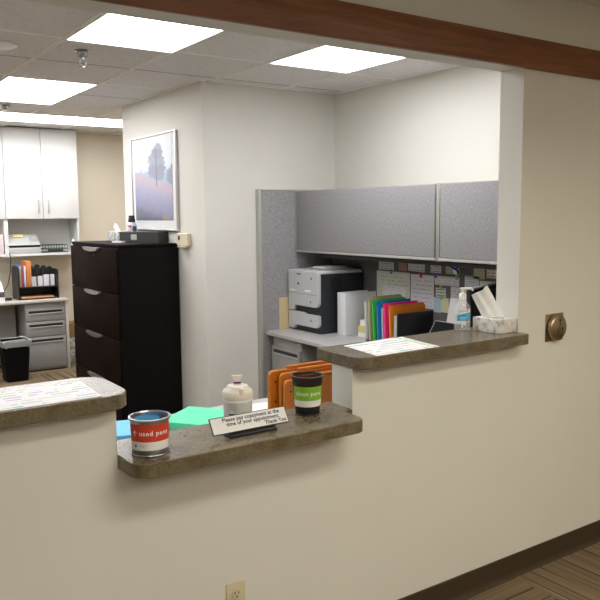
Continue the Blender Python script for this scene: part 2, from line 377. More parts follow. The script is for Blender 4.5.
t = thing('door_push_button', 'round bronze wheelchair door button on square plate', 'door button', (.237, 0, 1.068))
MB().box(-.060, .060, -.004, -.0002, -.060, .060, bev=.0015).build('back_plate', 'bronze', t)
MB().lathe([(.030, .003), (.030, .010), (.054, .012)], 32, m=T(0, 0, 0, rx=PI/2), cap1=False).build('collar', 'bronze_dk', t)
bt = MB().lathe([(.055, .010), (.0565, .017), (.054, .025), (.048, .029), (0, .032)], 40, m=T(0, 0, 0, rx=PI/2)).build('push_disc', 'bronze', t)
b = MB(); b.lathe([(.0065, 0), (.0065, .001)], 12, m=T(.002, -.0312, .032, rx=PI/2))
ring = [(.004+.017*math.cos(a), -.0315, -.008+.017*math.sin(a)) for a in [math.radians(q) for q in range(130, 375, 15)]]
b.tube(ring, .0016, 6); b.tube([(.002, -.0313, .024), (-.001, -.0315, .004), (.016, -.0315, .002), (.022, -.0312, -.016)], .0016, 6); b.tube([(0, -.0315, .016), (.014, -.0315, .014)], .0016, 6)
b.build('wheelchair_symbol', 'bronze_mid', bt)
MB().text('PUSH TO OPEN', .0065, T(0, -.0313, -.034) @ FRONT, bold=.0002).build('lettering', 'bronze_mid', bt)

# ------------------------------------------------------------------ things on the right counter
def tissue_box(w, d, h, name_label, loc, rz, pat, tissue_fn):
    t = thing('tissue_box', name_label, 'tissue box', loc, rz)
    MB().box(-w/2, w/2, -d/2, d/2, .0005, h, bev=.002).build('carton', pat, t)
    MB().prism([(w*.30*math.cos(a)*1., d*.33*math.sin(a)) for a in [2*PI*k/24 for k in range(24)]], h-.0005, h+.0008).build('opening', 'clear_film', t)
    return t
M['clear_film'] = mat('clear film', (.6, .6, .6), .15)
def diamond_mat():
    m, nt, b_ = new_mat('geometric carton print'); tc = N(nt, 'ShaderNodeTexCoord'); mp = N(nt, 'ShaderNodeMapping'); mp.inputs['Rotation'].default_value = (.6, .6, .78)
    L(nt, tc, 'Object', mp, 'Vector'); v = N(nt, 'ShaderNodeTexVoronoi', Scale=62); v.distance = 'MANHATTAN'; L(nt, mp, 'Vector', v, 'Vector')
    r = ramp(nt, [(0, (.72, .71, .68)), (.3, (.42, .42, .42)), (.42, (.66, .65, .62)), (.7, (.76, .75, .73)), (.78, (.50, .36, .10)), (.86, (.60, .60, .58))], 'CONSTANT')
    sp = nt.nodes.new('ShaderNodeSeparateColor'); L(nt, v, 'Color', sp, 'Color'); L(nt, sp, 'Red', r, 'Fac'); L(nt, r, 'Color', b_, 'Base Color'); b_.inputs['Roughness'].default_value = .4; return m
M['diamond'] = diamond_mat()
def speck_mat():
    m, nt, b_ = new_mat('grey floral carton print'); tc = N(nt, 'ShaderNodeTexCoord'); v = N(nt, 'ShaderNodeTexNoise', Scale=45, Detail=3); L(nt, tc, 'Object', v, 'Vector')
    r = ramp(nt, [(.4, (.25, .25, .24)), (.52, (.60, .60, .58))]); L(nt, v, 'Fac', r, 'Fac'); L(nt, r, 'Color', b_, 'Base Color'); b_.inputs['Roughness'].default_value = .4; return m
M['speck'] = speck_mat()
M['tissue'] = mat('tissue paper', (.84, .84, .85), .9, bump=.3, bscale=60)
t = tissue_box(.110, .140, .058, 'tissue box with geometric diamond print, tall tissue pulled up', (-.0615, .072, CZ), 0, 'diamond', None)
RT = Vector((.825, -.565, 0)); NT = Vector((.565, .825, 0))
def tis(u, v):
    a = (u-.5)*2; w = .046-.013*v
    p = RT*(a*w-.060*v) + NT*(.006*math.sin(u*13+v*2)*(.5+.5*v)+.012*v+.006*a*a)
    return (p.x, p.y, .052+.118*v+a*.020*v+.003*math.sin(u*9))
MB().quadgrid(tis, 30, 18).build('tissue', 'tissue', t)

t = thing('hand_sanitizer', 'clear pump bottle of hand sanitizer with blue label', 'sanitizer bottle', (-.143, .176, CZ), math.radians(-30))
def oval(rx, ry, z, n=32): return [(rx*math.copysign(abs(math.cos(a))**.75, math.cos(a)), ry*math.copysign(abs(math.sin(a))**.75, math.sin(a)), z) for a in [2*PI*k/n for k in range(n)]]
bo = MB().loft([oval(.031, .019, .0005), oval(.034, .021, .004), oval(.034, .021, .092), oval(.032, .019, .104), oval(.018, .015, .120), oval(.0135, .0135, .123), oval(.0135, .0135, .132)]).build('bottle', 'clear', t)
MB().loft([oval(.030, .019, .003), oval(.030, .019, .070)]).build('gel_fill', 'gel', bo)
def wrap(rx, ry): 
    return lambda c: (c.x, -ry*(max(0, 1-(abs(c.x)/rx)**3.2))**.4-.0006+c.y*0, c.z)
lb = MB().quadgrid(lambda u, v: ((u-.5)*.054, -.0218+abs(u-.5)**2*.024, .034+v*.058), 10, 2).build('label', 'paper', t)
M['label_blue'] = flat('label blue', (.03, .40, .72)); M['ink_red'] = flat('red ink', (.6, .03, .03)); M['label_gold'] = flat('label gold', (.45, .34, .08))
MB().quadgrid(lambda u, v: ((u-.5)*.054, -.0224+abs(u-.5)**2*.024, .042+v*(.024+u*.012)), 10, 4).build('blue_band', 'label_blue', lb)
MB().text('sanitizer', .0095, T(-.002, -.0228, .056) @ FRONT).text('hand gel', .006, T(-.004, -.0228, .049) @ FRONT).build('lettering', 'white_ink', lb)
MB().text('advanced', .008, T(-.002, -.0224, .083) @ FRONT).build('lettering', 'grey_ink', lb)
MB().box(.012, .018, -.0229, -.0222, .083, .089).build('emblem', 'ink_red', lb)
MB().lathe([(.005, 0), (.005, .0006)], 16, m=T(.014, -.0222, .043, rx=PI/2)).build('seal', 'label_gold', lb)
pu = MB().lathe([(.0145, .130), (.0150, .133), (.0150, .150), (.011, .156), (.006, .158), (.006, .172)], 24).build('pump', 'white_plastic', t)
MB().prism(rrect(-.012, .040, -.006, .006, .005), .172, .181, bev=.002).tube([(.034, 0, .175), (.042, 0, .172), (.043, 0, .166)], .004).build('nozzle', 'white_plastic', pu)
MB().tube([(0, 0, .01), (0, 0, .13)], .003).build('dip_tube', 'white_plastic', pu)

INKS = [(.20, .45, .52), (.40, .36, .62), (.75, .74, .76), (.40, .58, .38), (.75, .74, .76), (.44, .40, .68), (.6, .6, .65)]
cal1 = printed('printed schedule page', (.80, .79, .80), (.2, .2, .5), 7, 'XY', .42, 7, INKS, margin=.03)
cal2 = printed('printed calendar page', (.80, .79, .80), (.2, .2, .5), 8, 'XY', .46, 8, INKS, margin=.03, seed=2.3)
def sheet(poly, z, m, label, th=.0012, name='paper_sheet', cat='paper'):
    return tag(MB().prism(poly, z+.0003, z+.0003+th).build(name, m), label, cat)
sheet([(-.812, -.058), (-.535, -.055), (-.512, .195), (-.782, .172)], CZ, cal1, 'colour-printed schedule sheet lying on the right-hand high counter')
sheet([(-.530, -.054), (-.508, -.056), (-.47, .19), (-.507, .19)], CZ, printed('green edged sheet', (.78, .79, .76), (.10, .40, .10), 14, 'XY', .40, 2, margin=0), 'green-dotted sheet edge beside the schedule on the right-hand counter')
sheet([(-2.19, -.052), (-1.797, -.055), (-1.785, .165), (-2.17, .150)], CZ, cal2, 'wide calendar sheet lying on the left-hand high counter', .002)

# ------------------------------------------------------------------ things on the transaction counter
def pail(loc, rb, rt, h, label, body, rimm, rim_r, lab_c, z0, z1, zw0, big, small, rz, arrow):
    t = thing('pen_cup', label, 'pen cup', loc, rz)
    R = lambda z: rb+(rt-rb)*z/h
    n = 48
    MB().lathe([(rb-.002, .0005), (rb, .003), (rt, h), (rt-.0025, h), (rb-.003, .005), (0, .005)], n).build('cup', body, t)
    MB().lathe([(rt-.001, h-.004), (rt+rim_r, h-.003), (rt+rim_r+.0008, h), (rt+rim_r, h+.003), (rt-.001, h+.0035), (rt-.003, h)], n, cap0=False, cap1=False).build('rim', rimm, t)
    if rb*1.03 > 0: MB().lathe([(rb+.0006, .001), (rb+.0022, .003), (rb+.001, .006)], n, cap0=False, cap1=False).build('foot_ring', rimm, t)
    def cyl(c, e): a = c.x/R(c.z); r = R(c.z)+e; return (r*math.sin(a), -r*math.cos(a), c.z)
    W = 1.28
    lb = MB().quadgrid(lambda u, v: cyl(Vector(((u-.5)*2*W*R(z0), 0, z0+v*(z1-z0))), .0009), 40, 4).build('label', lab_c, t)
    lw = MB().quadgrid(lambda u, v: cyl(Vector(((u-.5)*2*W*R(z0), 0, zw0+v*(z0-zw0))), .0009), 40, 2).build('label_strip', 'paper', t)
    b = MB(); b.text(big, .0195, T(.0125 if arrow else 0, 0, (z0+z1)/2) @ FRONT, fn=lambda c: cyl(Vector((c.x, 0, c.z)), .0016+.0002*c.y), bold=.0004, space=1.12)
    if arrow:
        x_, zc_ = -.0465, (z0+z1)/2
        def poly(P): 
            vs = [b.bm.verts.new(cyl(Vector((p[0]+x_, 0, p[1]+zc_)), .0016)) for p in P]; b.bm.faces.new(vs)
        poly([(-.0014, -.010), (.0014, -.010), (.0014, .004), (-.0014, .004)])
        poly([(-.0075, 0), (-.0055, -.002), (0, .005), (0, .0088)]); poly([(.0075, 0), (0, .0088), (0, .005), (.0055, -.002)])
    b.build('lettering', 'white_ink', lb)
    b = MB(); b.text(small, .0045, T(-.020, 0, (z0+zw0)/2+.001) @ FRONT, fn=lambda c: cyl(Vector((c.x, 0, c.z)), .0016)); b.build('lettering', 'grey_ink', lw)
    if arrow:
        b = MB(); b.text('o', .012, T(-.044, 0, (z0+zw0)/2+.001) @ FRONT, fn=lambda c: cyl(Vector((c.x, 0, c.z)), .0016), bold=.001); b.build('emblem', 'dark_teal', lw)
    return t
M['dark_teal'] = flat('dark teal ink', (.02, .08, .10))
face = math.atan2(-1.655+2.479, 2.02-.02)
pail((-1.650, -.030, MZ), .053, .0565, .106, 'grey metal pail with red used pens label on low counter', 'pewter', 'pewter', .004, 'red', .045, .095, .020, 'used pens', 'return pens\nhere', -.40, True)
M['sky_card'] = flat('sky blue card', (.12, .42, .80))
tag(MB().quadgrid(lambda u, v: ((u-.5)*.075, .012+.004*math.sin(u*3), .006+v*(.097+.006*math.sin(u*PI))), 12, 2).build('blue_card', 'sky_card', loc=(-1.660, -.030, MZ), rz=-.4), 'curved blue card standing inside the red-labelled pail', 'card')
M['fine_mesh'] = mat('fine black mesh', (.012, .012, .012), .5, alpha=.55)
pail((-1.038, .046, MZ), .0415, .0545, .134, 'black mesh cup with lime clean pens label', 'fine_mesh', 'black', .0025, 'green_label', .055, .104, .033, 'clean pens', 'clean', -.52, False)

# copayment sign: printed plate in a black desk holder, tilted back
t = thing('desk_sign', 'white copayment notice tilted in a black holder on low counter', 'sign', (-1.315, -.035, MZ), math.radians(0))
tilt = math.radians(-33)
A = T(0, -.012, .014, rx=tilt)
MB().box(-.1385, .1385, -.0022, .0022, 0, .056, bev=.001, m=A).build('plate_frame', 'black', t)
pl = MB().box(-.1355, .1355, -.0032, -.0022, .003, .053, m=A).build('plate', 'paper', t)
b = MB()
for s_, x_, z_, al in (('Please pay copayment at the', .008, .043, 'CENTER'), ('time of your appointment.', .012, .028, 'CENTER'), ('Thank You', .090, .0125, 'CENTER')):
    b.text(s_, .0172, A @ T(x_, -.0034, z_) @ FRONT, depth=.0003, bold=.00045, align=al, space=1.05)
b.build('lettering', 'dark_ink', pl)
b = MB(); b.loft([[(x, y, z) for y, z in ((-.024, .0005), (-.024, .007), (-.010, .013), (-.004, .022), (.006, .020), (.012, .008), (.022, .006), (.022, .0005))] for x in (-.085, .085)])
b.build('holder', 'black', t)

# wipes canister
t = thing('wipes_canister', 'white wipes canister with flip lid behind the copayment sign', 'canister', (-1.297, .075, MZ), math.radians(-25))
MB().lathe([(.046, .0005), (.0475, .003), (.0475, .078), (.049, .080), (.049, .084), (.0475, .086), (.0475, .093)], 40).build('body', 'white_plastic', t)
ld = MB().lathe([(.050, .0895), (.0505, .092), (.0500, .110), (.047, .115), (.036, .123), (.033, .130), (.0, .133)], 40).build('lid', 'lid_cream', t)
MB().prism(rrect(-.008, .008, -.010, .010, .004), 0, .022, m=T(.010, -.041, .106, rx=math.radians(-8)), bev=.002).build('latch', 'lid_cream', ld)
b = MB(); b.loft([[(x*k, y*k, z) for x, y in rrect(-.017, .017, -.004, .004, .003)] for z, k in ((.131, .6), (.148, .8), (.156, 1), (.160, 1))], m=T(0, .012, 0)); b.build('flip_cap', 'lid_cream', ld)
M['purple'] = flat('purple underside', (.12, .03, .14))
MB().box(-.012, .012, .0045, .0065, .134, .140).build('cap_ring', 'purple', ld)
lb = MB().quadgrid(lambda u, v: (-.0479*math.sin(.75-u*.62), -.0479*math.cos(.75-u*.62), .036+v*.018), 10, 1).build('label', printed('barcode print', (.70, .69, .70), (.08, .08, .16), 1.3, 'XZ', .42, 26, margin=0), t)

# ------------------------------------------------------------------ inner desk behind the counter
t = thing('desk', 'grey L-shaped worksurface along the cubicle wall and counter', 'desk', (0, 0, 0))
poly = [(XL, .1400), (.9640, .1400), (.9640, YP-.001)] + [(.349+.02, YP-.001), (.349, YP-.022)] + [(.349, 1.02)] + [(.28, .86)] + [(XL, .86)]
MB().prism(poly, DZ-.028, DZ, bev=.004).build('worksurface', 'desk_grey', t)
MB().box(XL+.02, XL+.045, .16, .84, .0, DZ-.029).build('end_panel', 'grey_metal', t)
MB().box(.93, .955, .16, 2.10, .10, DZ-.029).build('modesty_panel', 'grey_dark', t)
MB().box(.38, .41, .30, .9, 0, DZ-.029).build('support_leg', 'grey_metal', t)
def pedestal(name, loc, w, d, h, fronts, label, rz=0):
    """front faces -y locally; fronts = list of (z0, z1, with slot)"""
    t = thing(name, label, 'drawer unit', loc, rz)
    MB().box(-w/2, w/2, 0, d, .012, h, bev=.003).build('body', 'grey_metal', t)
    MB().box(-w/2+.02, w/2-.02, .02, d-.02, .0005, .013).build('plinth', 'black', t)
    for z0, z1, sl in fronts:
        dr = MB().box(-w/2+.004, w/2-.004, -.018, -.0005, z0, z1, bev=.003).build('drawer', 'grey_metal', t)
        if sl:
            MB().box(-w/2+.03, w/2-.03, -.0195, -.0175, z1-.048, z1-.024).build('pull_recess', 'black', dr)
            MB().box(-w/2+.03, w/2-.03, -.025, -.0175, z1-.060, z1-.0485, bev=.001).build('pull_lip', 'grey_light', dr)
    lk = MB().lathe([(.009, 0), (.009, .004), (0, .005)], 16, m=T(w/2-.03, -.0005, h-.022, rx=PI/2)).build('lock', 'steel', t)
    return t
M['grey_light'] = mat('light grey lip', (.40, .40, .385), .4)
pedestal('drawer_pedestal', (.385, 2.33, 0), .36, .53, .688, [(.335, .625, True), (.03, .325, True)], 'grey metal drawer pedestal under the printer desk', -PI/2)

# paperwork on the inner desk
def slab(cx, cy, w, d, th, rz, z, name, m, label, cat, r=.004):
    return tag(MB().prism(rrect(-w/2, w/2, -d/2, d/2, r), 0, th).build(name, m, loc=(cx, cy, z), rz=rz), label, cat)
u = Vector((-.80, -.60)).normalized(); v = Vector((u.y*-1*-1, u.x)).normalized(); v = Vector((.60, -.80))
c0 = Vector((-1.108, .835)); cc = c0+u*.125+v*.16
slab(cc.x, cc.y, .32, .25, .028, math.atan2(v.y, v.x), DZ+.0005, 'folder', 'mint', 'mint green folder pile lying behind the low counter', 'folder')
slab(-1.46, .74, .30, .22, .014, math.radians(-18), DZ+.0005, 'folder', 'sky_blue', 'sky blue folder lying left behind the red pail', 'folder')
slab(-1.25, .385, .20, .15, .010, math.radians(-20), DZ+.0005, 'notebook', 'sky_blue', 'blue notebook edge between the red pail and mint folder', 'notebook')
slab(-1.57, .53, .16, .10, .016, math.radians(-18), DZ+.0005, 'paper_pad', 'paper', 'white pad below the sky blue folder behind low counter', 'pad')
t = thing('desk_box', 'black desk box with white print behind the red pail', 'desk box', (-1.425, .46, DZ), math.radians(-20))
MB().box(-.05, .05, -.03, .03, .0005, .098, bev=.006).build('body', 'black', t)
MB().box(-.03, .03, -.0312, -.0302, .058, .068).build('label', 'paper', t)
slab(-.835, .64, .16, .24, .012, math.radians(-8), DZ+.0005, 'paper_stack', 'paper', 'white paper stack on the desk right of the wipes canister', 'paper', .001)
slab(-.640, .67, .18, .22, .018, math.radians(8), DZ+.0005, 'paper_stack', 'paper', 'white paper stack beside the orange holders on the desk', 'paper', .001)
# orange plastic holders
def orange(x0, x1, y, th, h, label):
    t = thing('file_holder', label, 'file holder', ((x0+x1)/2, y, DZ), 0, 'orange plastic holders')
    w = (x1-x0)/2
    MB().prism(rrect(-w, w, 0, h, (0, .022, .022, 0), 8), 0, th, m=FRONT, bev=.004).build('board', 'orange_pl', t)
    for px, pz in ((-w+.026, h-.045), (-w+.026, h-.125), (-w+.10, h-.040)):
        MB().lathe([(.0045, 0), (.0045, .0012)], 12, m=T(px, -th+.0003, pz, rx=PI/2)).build('rivet_hole', 'black', t)
    MB().prism(rrect(-w+.09, w-.02, 0, .012, .005), 0, th*.8, m=T(0, 0, h-.001) @ FRONT, bev=.003).build('top_lip', 'orange_pl', t)
    return t
orange(-.936, -.575, .475, .022, .222, 'rearmost orange plastic holder behind the clean pens cup')
orange(-.905, -.560, .440, .020, .214, 'middle orange plastic holder of three behind the clean pens cup')
orange(-.908, -.545, .405, .022, .192, 'front orange plastic holder with label, right behind clean pens cup')
fh = bpy.data.objects['file_holder.002']
MB().box(.115, .145, -.0232, -.0222, .135, .156).build('label', 'paper', fh); MB().box(.118, .140, -.0232, -.0222, .108, .124).build('label', 'paper', fh)
tag(MB().prism(rrect(-.02, .02, 0, .255, .002), 0, .002, m=FRONT).build('pink_note', flat('hot pink paper', (.85, .06, .30)), loc=(-.640, .500, DZ+.0003)), 'hot pink note sticking up behind the orange holders', 'note')

# ------------------------------------------------------------------ cubicle panels and overhead bins
def panel(name_, x0, x1, y0, y1, h, label, face):
    t = thing('cubicle_panel', label, 'cubicle panel', ((x0+x1)/2, (y0+y1)/2, 0), 0, 'grey fabric panels')
    w, d = (x1-x0)/2, (y1-y0)/2
    if w > d:
        MB().box(-w+.02, w, -d, d, .02, h-.01, bev=.004).build('fabric_face', face, t)
        MB().box(-w, -w+.0195, -d-.003, d, 0.0005, h, bev=.004).build('edge_post', 'trim_metal', t)
        MB().box(-w+.0005+.02, w, -d-.001, d, h-.0095, h, bev=.003).build('top_cap', 'trim_metal', t)
    else:
        MB().box(-w, w, -d, d, .02, h-.01, bev=.004).build('fabric_face', face, t)
        MB().box(-w, w, -d, d, h-.0095, h, bev=.003).build('top_cap', 'trim_metal', t)
    return t
panel('', .318, X1-.0005, YP, Y1-.001, 1.745, 'grey fabric cubicle end panel with pale metal edge, left of the bins', 'fabric')
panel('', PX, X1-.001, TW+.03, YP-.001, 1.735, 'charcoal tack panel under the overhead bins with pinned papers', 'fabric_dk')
BX = .624
def bin_(y0, y1, label):
    t = thing('overhead_bin', label, 'overhead bin', (BX, (y0+y1)/2, 1.287), 0, 'grey fabric overhead bins')
    d = (y1-y0)/2; dp = PX-.001-BX; h = .447
    MB().box(.02, dp, -d, d, .0, .014).box(.02, dp, -d, d, h-.014, h).box(dp-.012, dp, -d, d, .014, h-.014).build('shell', 'grey_metal', t)
    for s_ in (-1, 1): MB().box(.004, dp, s_*d-(.010 if s_ > 0 else 0), s_*d+(.010 if s_ < 0 else 0), -.004, h+.002, bev=.002).build('side_panel', 'trim_metal', t)
    dr = MB().box(0, .018, -d+.018, d-.018, .018, h-.002, bev=.006, seg=3).build('door', 'fabric', t)
    MB().box(-.001, .019, -d+.012, d-.012, .001, .0175, bev=.002).build('pull_rail', 'trim_metal', dr)
    return t
bin_(1.108, YP-.002, 'long grey fabric overhead bin left, above the printer')
bin_(.21, 1.103, 'grey fabric overhead bin on the right, cut by the opening edge')
tag(MB().box(BX+.05, PX-.002, .5, 2.3, 1.256, 1.2825, bev=.004).build('task_light', 'black', None), 'dark task light strip mounted beneath the long overhead bin', 'task light')

# pinned papers
def pinned(y0, y1, z0, z1, m, label, tapes=(), off=.0015, cat='pinned paper', tilt=0):
    t = thing('pinned_paper', label, cat, (PX-off, (y0+y1)/2, (z0+z1)/2), 0, 'papers on the tack panel')
    w, h = (y1-y0)/2, (z1-z0)/2; A = T(rx=tilt)
    MB().box(-.0007, .0003, -w, w, -h, h, m=A).build('sheet', m, t)
    for (ty, tz, c) in tapes: MB().box(-.0016, -.0008, ty-(y0+y1)/2-.012, ty-(y0+y1)/2+.012, tz-(z0+z1)/2-.016, tz-(z0+z1)/2+.016).build('tape', c, t)
    return t
M['teal'] = flat('teal tape', (.03, .36, .42)); M['crimson'] = flat('red tape', (.55, .02, .08)); M['lime'] = flat('lime tape', (.18, .48, .06)); M['violet'] = flat('violet tape', (.12, .09, .42))
W_ = (.62, .61, .62)
def pm(n, rows, ink=(.38, .37, .40), base=W_, **k): return printed(n, base, ink, rows, 'YZ', **k)
pinned(1.859, 2.018, 1.172, 1.262, pm('memo a', 5), 'small white memo, furthest left under the long bin', [(1.94, 1.255, 'violet')])
pinned(1.728, 1.808, 1.175, 1.262, flat('dusty pink card', (.36, .22, .18)), 'dusty pink card high on the tack panel')
pinned(1.554, 1.713, 1.178, 1.262, pm('memo c', 4), 'white memo between the pink card and the business card', tilt=.03)
pinned(1.404, 1.499, 1.180, 1.247, pm('card d', 4, (.12, .18, .4)), 'small business card below the gap between the bins', [(1.45, 1.244, 'violet')])
pinned(1.244, 1.364, 1.180, 1.262, pm('note e', 4, (.3, .34, .2), (.46, .48, .30)), 'pale green note with a blue clip under the right bin', [])
t = thing('badge_reel', 'white round badge with blue ribbon over the pale green note', 'badge', (PX-.004, 1.275, 1.205))
MB().lathe([(.024, 0), (.024, .003), (.018, .006), (0, .006)], 20, m=T(ry=-PI/2)).build('disc', 'white_plastic', t)
M['royal'] = flat('royal blue ribbon', (.02, .05, .42))
MB().tube([(-.008, .055, .030), (-.010, .01, .015), (-.010, -.02, .003), (-.008, -.03, -.02)], .006).tube([(-.008, -.03, .025), (-.010, 0, .012)], .005).build('ribbon', 'royal', t)
pinned(1.041, 1.129, 1.165, 1.259, pm('note f', 5, (.32, .33, .2), (.47, .48, .28)), 'yellow-green note under the right overhead bin', [(1.08, 1.255, 'violet')])
pinned(.942, 1.026, 1.175, 1.257, pm('card g', 4, (.45, .1, .1)), 'white card with red print close to the opening edge', [])
pinned(1.696, 2.039, .932, 1.165, pm('month calendar', 9, (.40, .42, .30), (.58, .58, .50), words=14), 'large cream calendar chart taped up left with teal tape', [(1.885, 1.163, 'teal')])
pinned(1.735, 1.973, .950, 1.065, pm('overlay memo', 5, (.45, .45, .5), thr=.55), 'white memo over the cream calendar chart', [], off=.003)
pinned(1.469, 1.686, .940, 1.160, pm('grid calendar', 8, (.42, .38, .50), words=12), 'white month calendar taped up with red tape', [(1.588, 1.155, 'crimson')])
pinned(1.247, 1.461, 1.105, 1.163, pm('strip note', 3), 'wide white strip with blue and lime tape', [(1.452, 1.163, 'violet'), (1.268, 1.163, 'lime')])
pinned(1.087, 1.201, 1.105, 1.180, pm('letter l', 5, (.15, .3, .5)), 'white letter above the sanitizer pump')
pinned(1.361, 1.450, 1.027, 1.085, pm('photo slip', 3, (.06, .06, .06), thr=.38), 'black and white slip held by two lime tapes', [(1.405, 1.087, 'lime'), (1.397, 1.027, 'lime')])
pinned(1.404, 1.468, .925, 1.022, flat('pale blue paper', (.36, .48, .56)), 'pale blue slip under the lime tapes')
pinned(1.335, 1.403, .930, 1.024, flat('pale yellow paper', (.58, .56, .38)), 'pale yellow slip beside the pale blue slip')
pinned(1.165, 1.318, .955, 1.100, pm('form o', 8), 'tall white form behind the sanitizer bottle')
pinned(.960, 1.079, 1.08, 1.155, pm('form p', 4, (.45, .38, .1)), 'white form showing above the dark monitor')
t = thing('booklet', 'grey white booklet leaning on the tack panel behind sanitizer', 'booklet', (PX-.07, 1.235, DZ), math.radians(0))
MB().prism([(0, 0), (.004, 0), (.066, .31), (.062, .31)], -.08, .08, m=T(rz=0) @ FRONT, bev=.0).build('cover', 'paper', t)
MB().prism([(.005, 0), (.010, 0), (.067, .30), (.0665, .30)], -.075, .075, m=FRONT).build('pages', 'desk_grey', t)

# ------------------------------------------------------------------ on the printer desk
t = thing('laser_printer', 'light grey and charcoal laser printer with two trays on desk', 'printer', (.560, 2.365, DZ))
def yz(P, x0, x1, bev=0): return MB().prism([(-p[0], p[1]) for p in P], -x1, -x0, m=LEFT, bev=bev)
MB().prism(rrect(.012, .398, -.186, .186, .012), .0005, .402).build('body', 'printer_dark', t); t.scale.z = 1.05
MB().prism(rrect(-.004, .39, -.188, .188, .02), .398, .424, bev=.008).build('top_cover', 'printer_grey', t)
MB().prism(rrect(.12, .36, -.12, .12, .02), .424, .432, bev=.003).build('output_tray', 'printer_grey', t)
def arc(cx, cz, r, a0, a1, n=6): return [(cx+r*math.cos(math.radians(a0+(a1-a0)*k/n)), cz+r*math.sin(math.radians(a0+(a1-a0)*k/n))) for k in range(n+1)]
up = arc(-.152, .385, .036, 180, 90) + [(.189, .421), (.189, .142), (.120, .142), (.106, .178), (-.09, .178)] + arc(-.150, .216, .038, 270, 180)
fr = yz([(y, z) for y, z in up], -.012, .0125, bev=.003).build('front_cover', 'printer_grey', t)
MB().box(-.0135, -.0115, .025, .075, .392, .400).build('vent', 'printer_dark', fr)
M['hp'] = flat('dark emblem', (.05, .03, .03))
MB().lathe([(.010, 0), (.010, .0015)], 16, m=T(-.0118, .06, .330, ry=-PI/2)).build('emblem', 'hp', fr)
MB().lathe([(.007, 0), (.007, .002)], 12, m=T(-.0118, -.105, .372, ry=-PI/2)).lathe([(.006, 0), (.006, .002)], 12, m=T(-.0118, -.095, .212, ry=-PI/2)).build('button', 'printer_dark', fr)
MB().box(-.0128, -.0115, -.17, .187, .262, .2645).build('seam', 'grey_dark', fr)
MB().text('LaserJet', .024, T(-.0122, .135, .285) @ LEFT, depth=.0004).text('P3015x', .020, T(-.0122, -.055, .287) @ LEFT, depth=.0004).build('lettering', 'white_ink', fr) if False else MB().box(-.0126, -.0116, .10, .165, .278, .287).box(-.0126, -.0116, -.095, -.02, .280, .292).build('model_print', 'white_ink', fr)
lo = [(-.188, .126), (-.02, .126), (.0, .134), (.189, .134), (.189, .012), (.120, .012), (.106, .040), (-.10, .040)] + arc(-.155, .075, .035, 270, 180)
lw = yz(lo, -.010, .0125, bev=.003).build('paper_tray', 'printer_grey', t)
MB().lathe([(.007, 0), (.007, .002)], 12, m=T(-.0098, -.095, .085, ry=-PI/2)).build('button', 'printer_dark', lw)
b = MB()
for k in range(7): b.box(.10+k*.014, .106+k*.014, -.1875, -.1855, .28, .375)
b.build('side_vent', 'black', t)
MB().box(.0, .40, -.187, -.1858, .1335, .1365).build('tray_gap', 'black', t)
tag(MB().box(-.10, .10, -.07, .07, .0005, .012, bev=.002).build('paper_stack', 'paper', loc=(.77, 2.34, DZ+.432*1.05+.0005)), 'white paper stack lying on top of the printer', 'paper')
tag(MB().prism(rrect(0, .24, 0, .235, (.0, .01, .01, 0)), 0, .006, m=FRONT).build('manila_folder', flat('manila', (.58, .46, .26)), loc=(.475, 2.572, DZ)), 'manila folder standing between printer and cubicle panel', 'folder')

t = thing('ring_binder', 'thick white ring binder standing right of the printer', 'binder', (.672, 2.075, DZ))
M['binder_white'] = mat('white vinyl', (.70, .71, .73), .3, var=.02)
MB().box(0, .003, -.045, .045, .0005, .298, bev=.001).build('spine', 'binder_white', t)
for s_ in (-1, 1): MB().box(.0035, .275, s_*.0435-.0015, s_*.0435+.0015, .0005, .298, bev=.001).build('cover', 'binder_white', t)
MB().box(.03, .26, -.038, .038, .012, .286).build('pages', 'paper', t)

# sticky note cubes
t = thing('note_cube', 'white note cube stack at the foot of the binder', 'note pad', (.765, 1.925, DZ), math.radians(10))
MB().box(-.03, .03, -.04, .04, .0005, .030).build('pad', 'paper', t)
tag(MB().box(-.03, .03, -.04, .04, 0, .045).build('sticky_notes', flat('pale yellow', (.62, .55, .24)), loc=(.765, 1.925, DZ+.0308), rz=math.radians(10)), 'pale yellow sticky note block on the white cube', 'note pad')
tag(MB().box(-.025, .025, -.03, .03, 0, .04).build('note_pad', 'paper', loc=(.775, 1.935, DZ+.0763), rz=math.radians(25)), 'white pad on top of the pale yellow sticky notes', 'note pad')
# desktop file sorter with coloured folders
t = thing('file_sorter', 'black desktop file sorter box holding the coloured folders', 'file sorter', (.66, 1.475, DZ))
MB().box(0, .31, 0, .012, .0005, .212, bev=.002).build('front_panel', 'black', t)
MB().box(0, .31, .0125, .32, .0005, .010).build('base', 'black', t)
MB().box(.298, .31, .0125, .32, .010, .20, bev=.002).build('back_panel', 'black', t)
MB().loft([[(x, y, z) for y, z in ((.0125, .0105), (.045, .0105), (.035, .195), (.0125, .205))] for x in (.001, .004)]).build('side_panel', 'grey_light', t)
def folder(x0, w, y, h, lean, c, label, th=.012, tabs=True):
    t = thing('folder', label, 'folder', (x0, y, DZ+.0105), 0, 'folders in the black sorter')
    A = T(rx=-lean)
    m_ = flat('folder '+label[:18], c)
    MB().prism(rrect(0, w, 0, h, (.004, .012, .012, .004)), 0, .002, m=A @ FRONT).build('front_flap', m_, t)
    MB().prism(rrect(0, w, 0, h+.012, (.004, .012, .012, .004)), 0, .002, m=A @ T(0, th) @ FRONT).build('back_flap', m_, t)
    MB().prism(rrect(.0, .0022, 0, h-.02, .0), -.001, th, m=A @ T(0, th-.001) @ FRONT).build('spine_fold', m_, t)
    if tabs: MB().box(.01, w-.01, .003, th-.003, .002, h-.02, m=A).build('contents', 'paper', t)
    return t
folder(.655, .315, 1.535, .238, .06, (.80, .24, .02), 'orange folder in the sorter, right behind the black front')
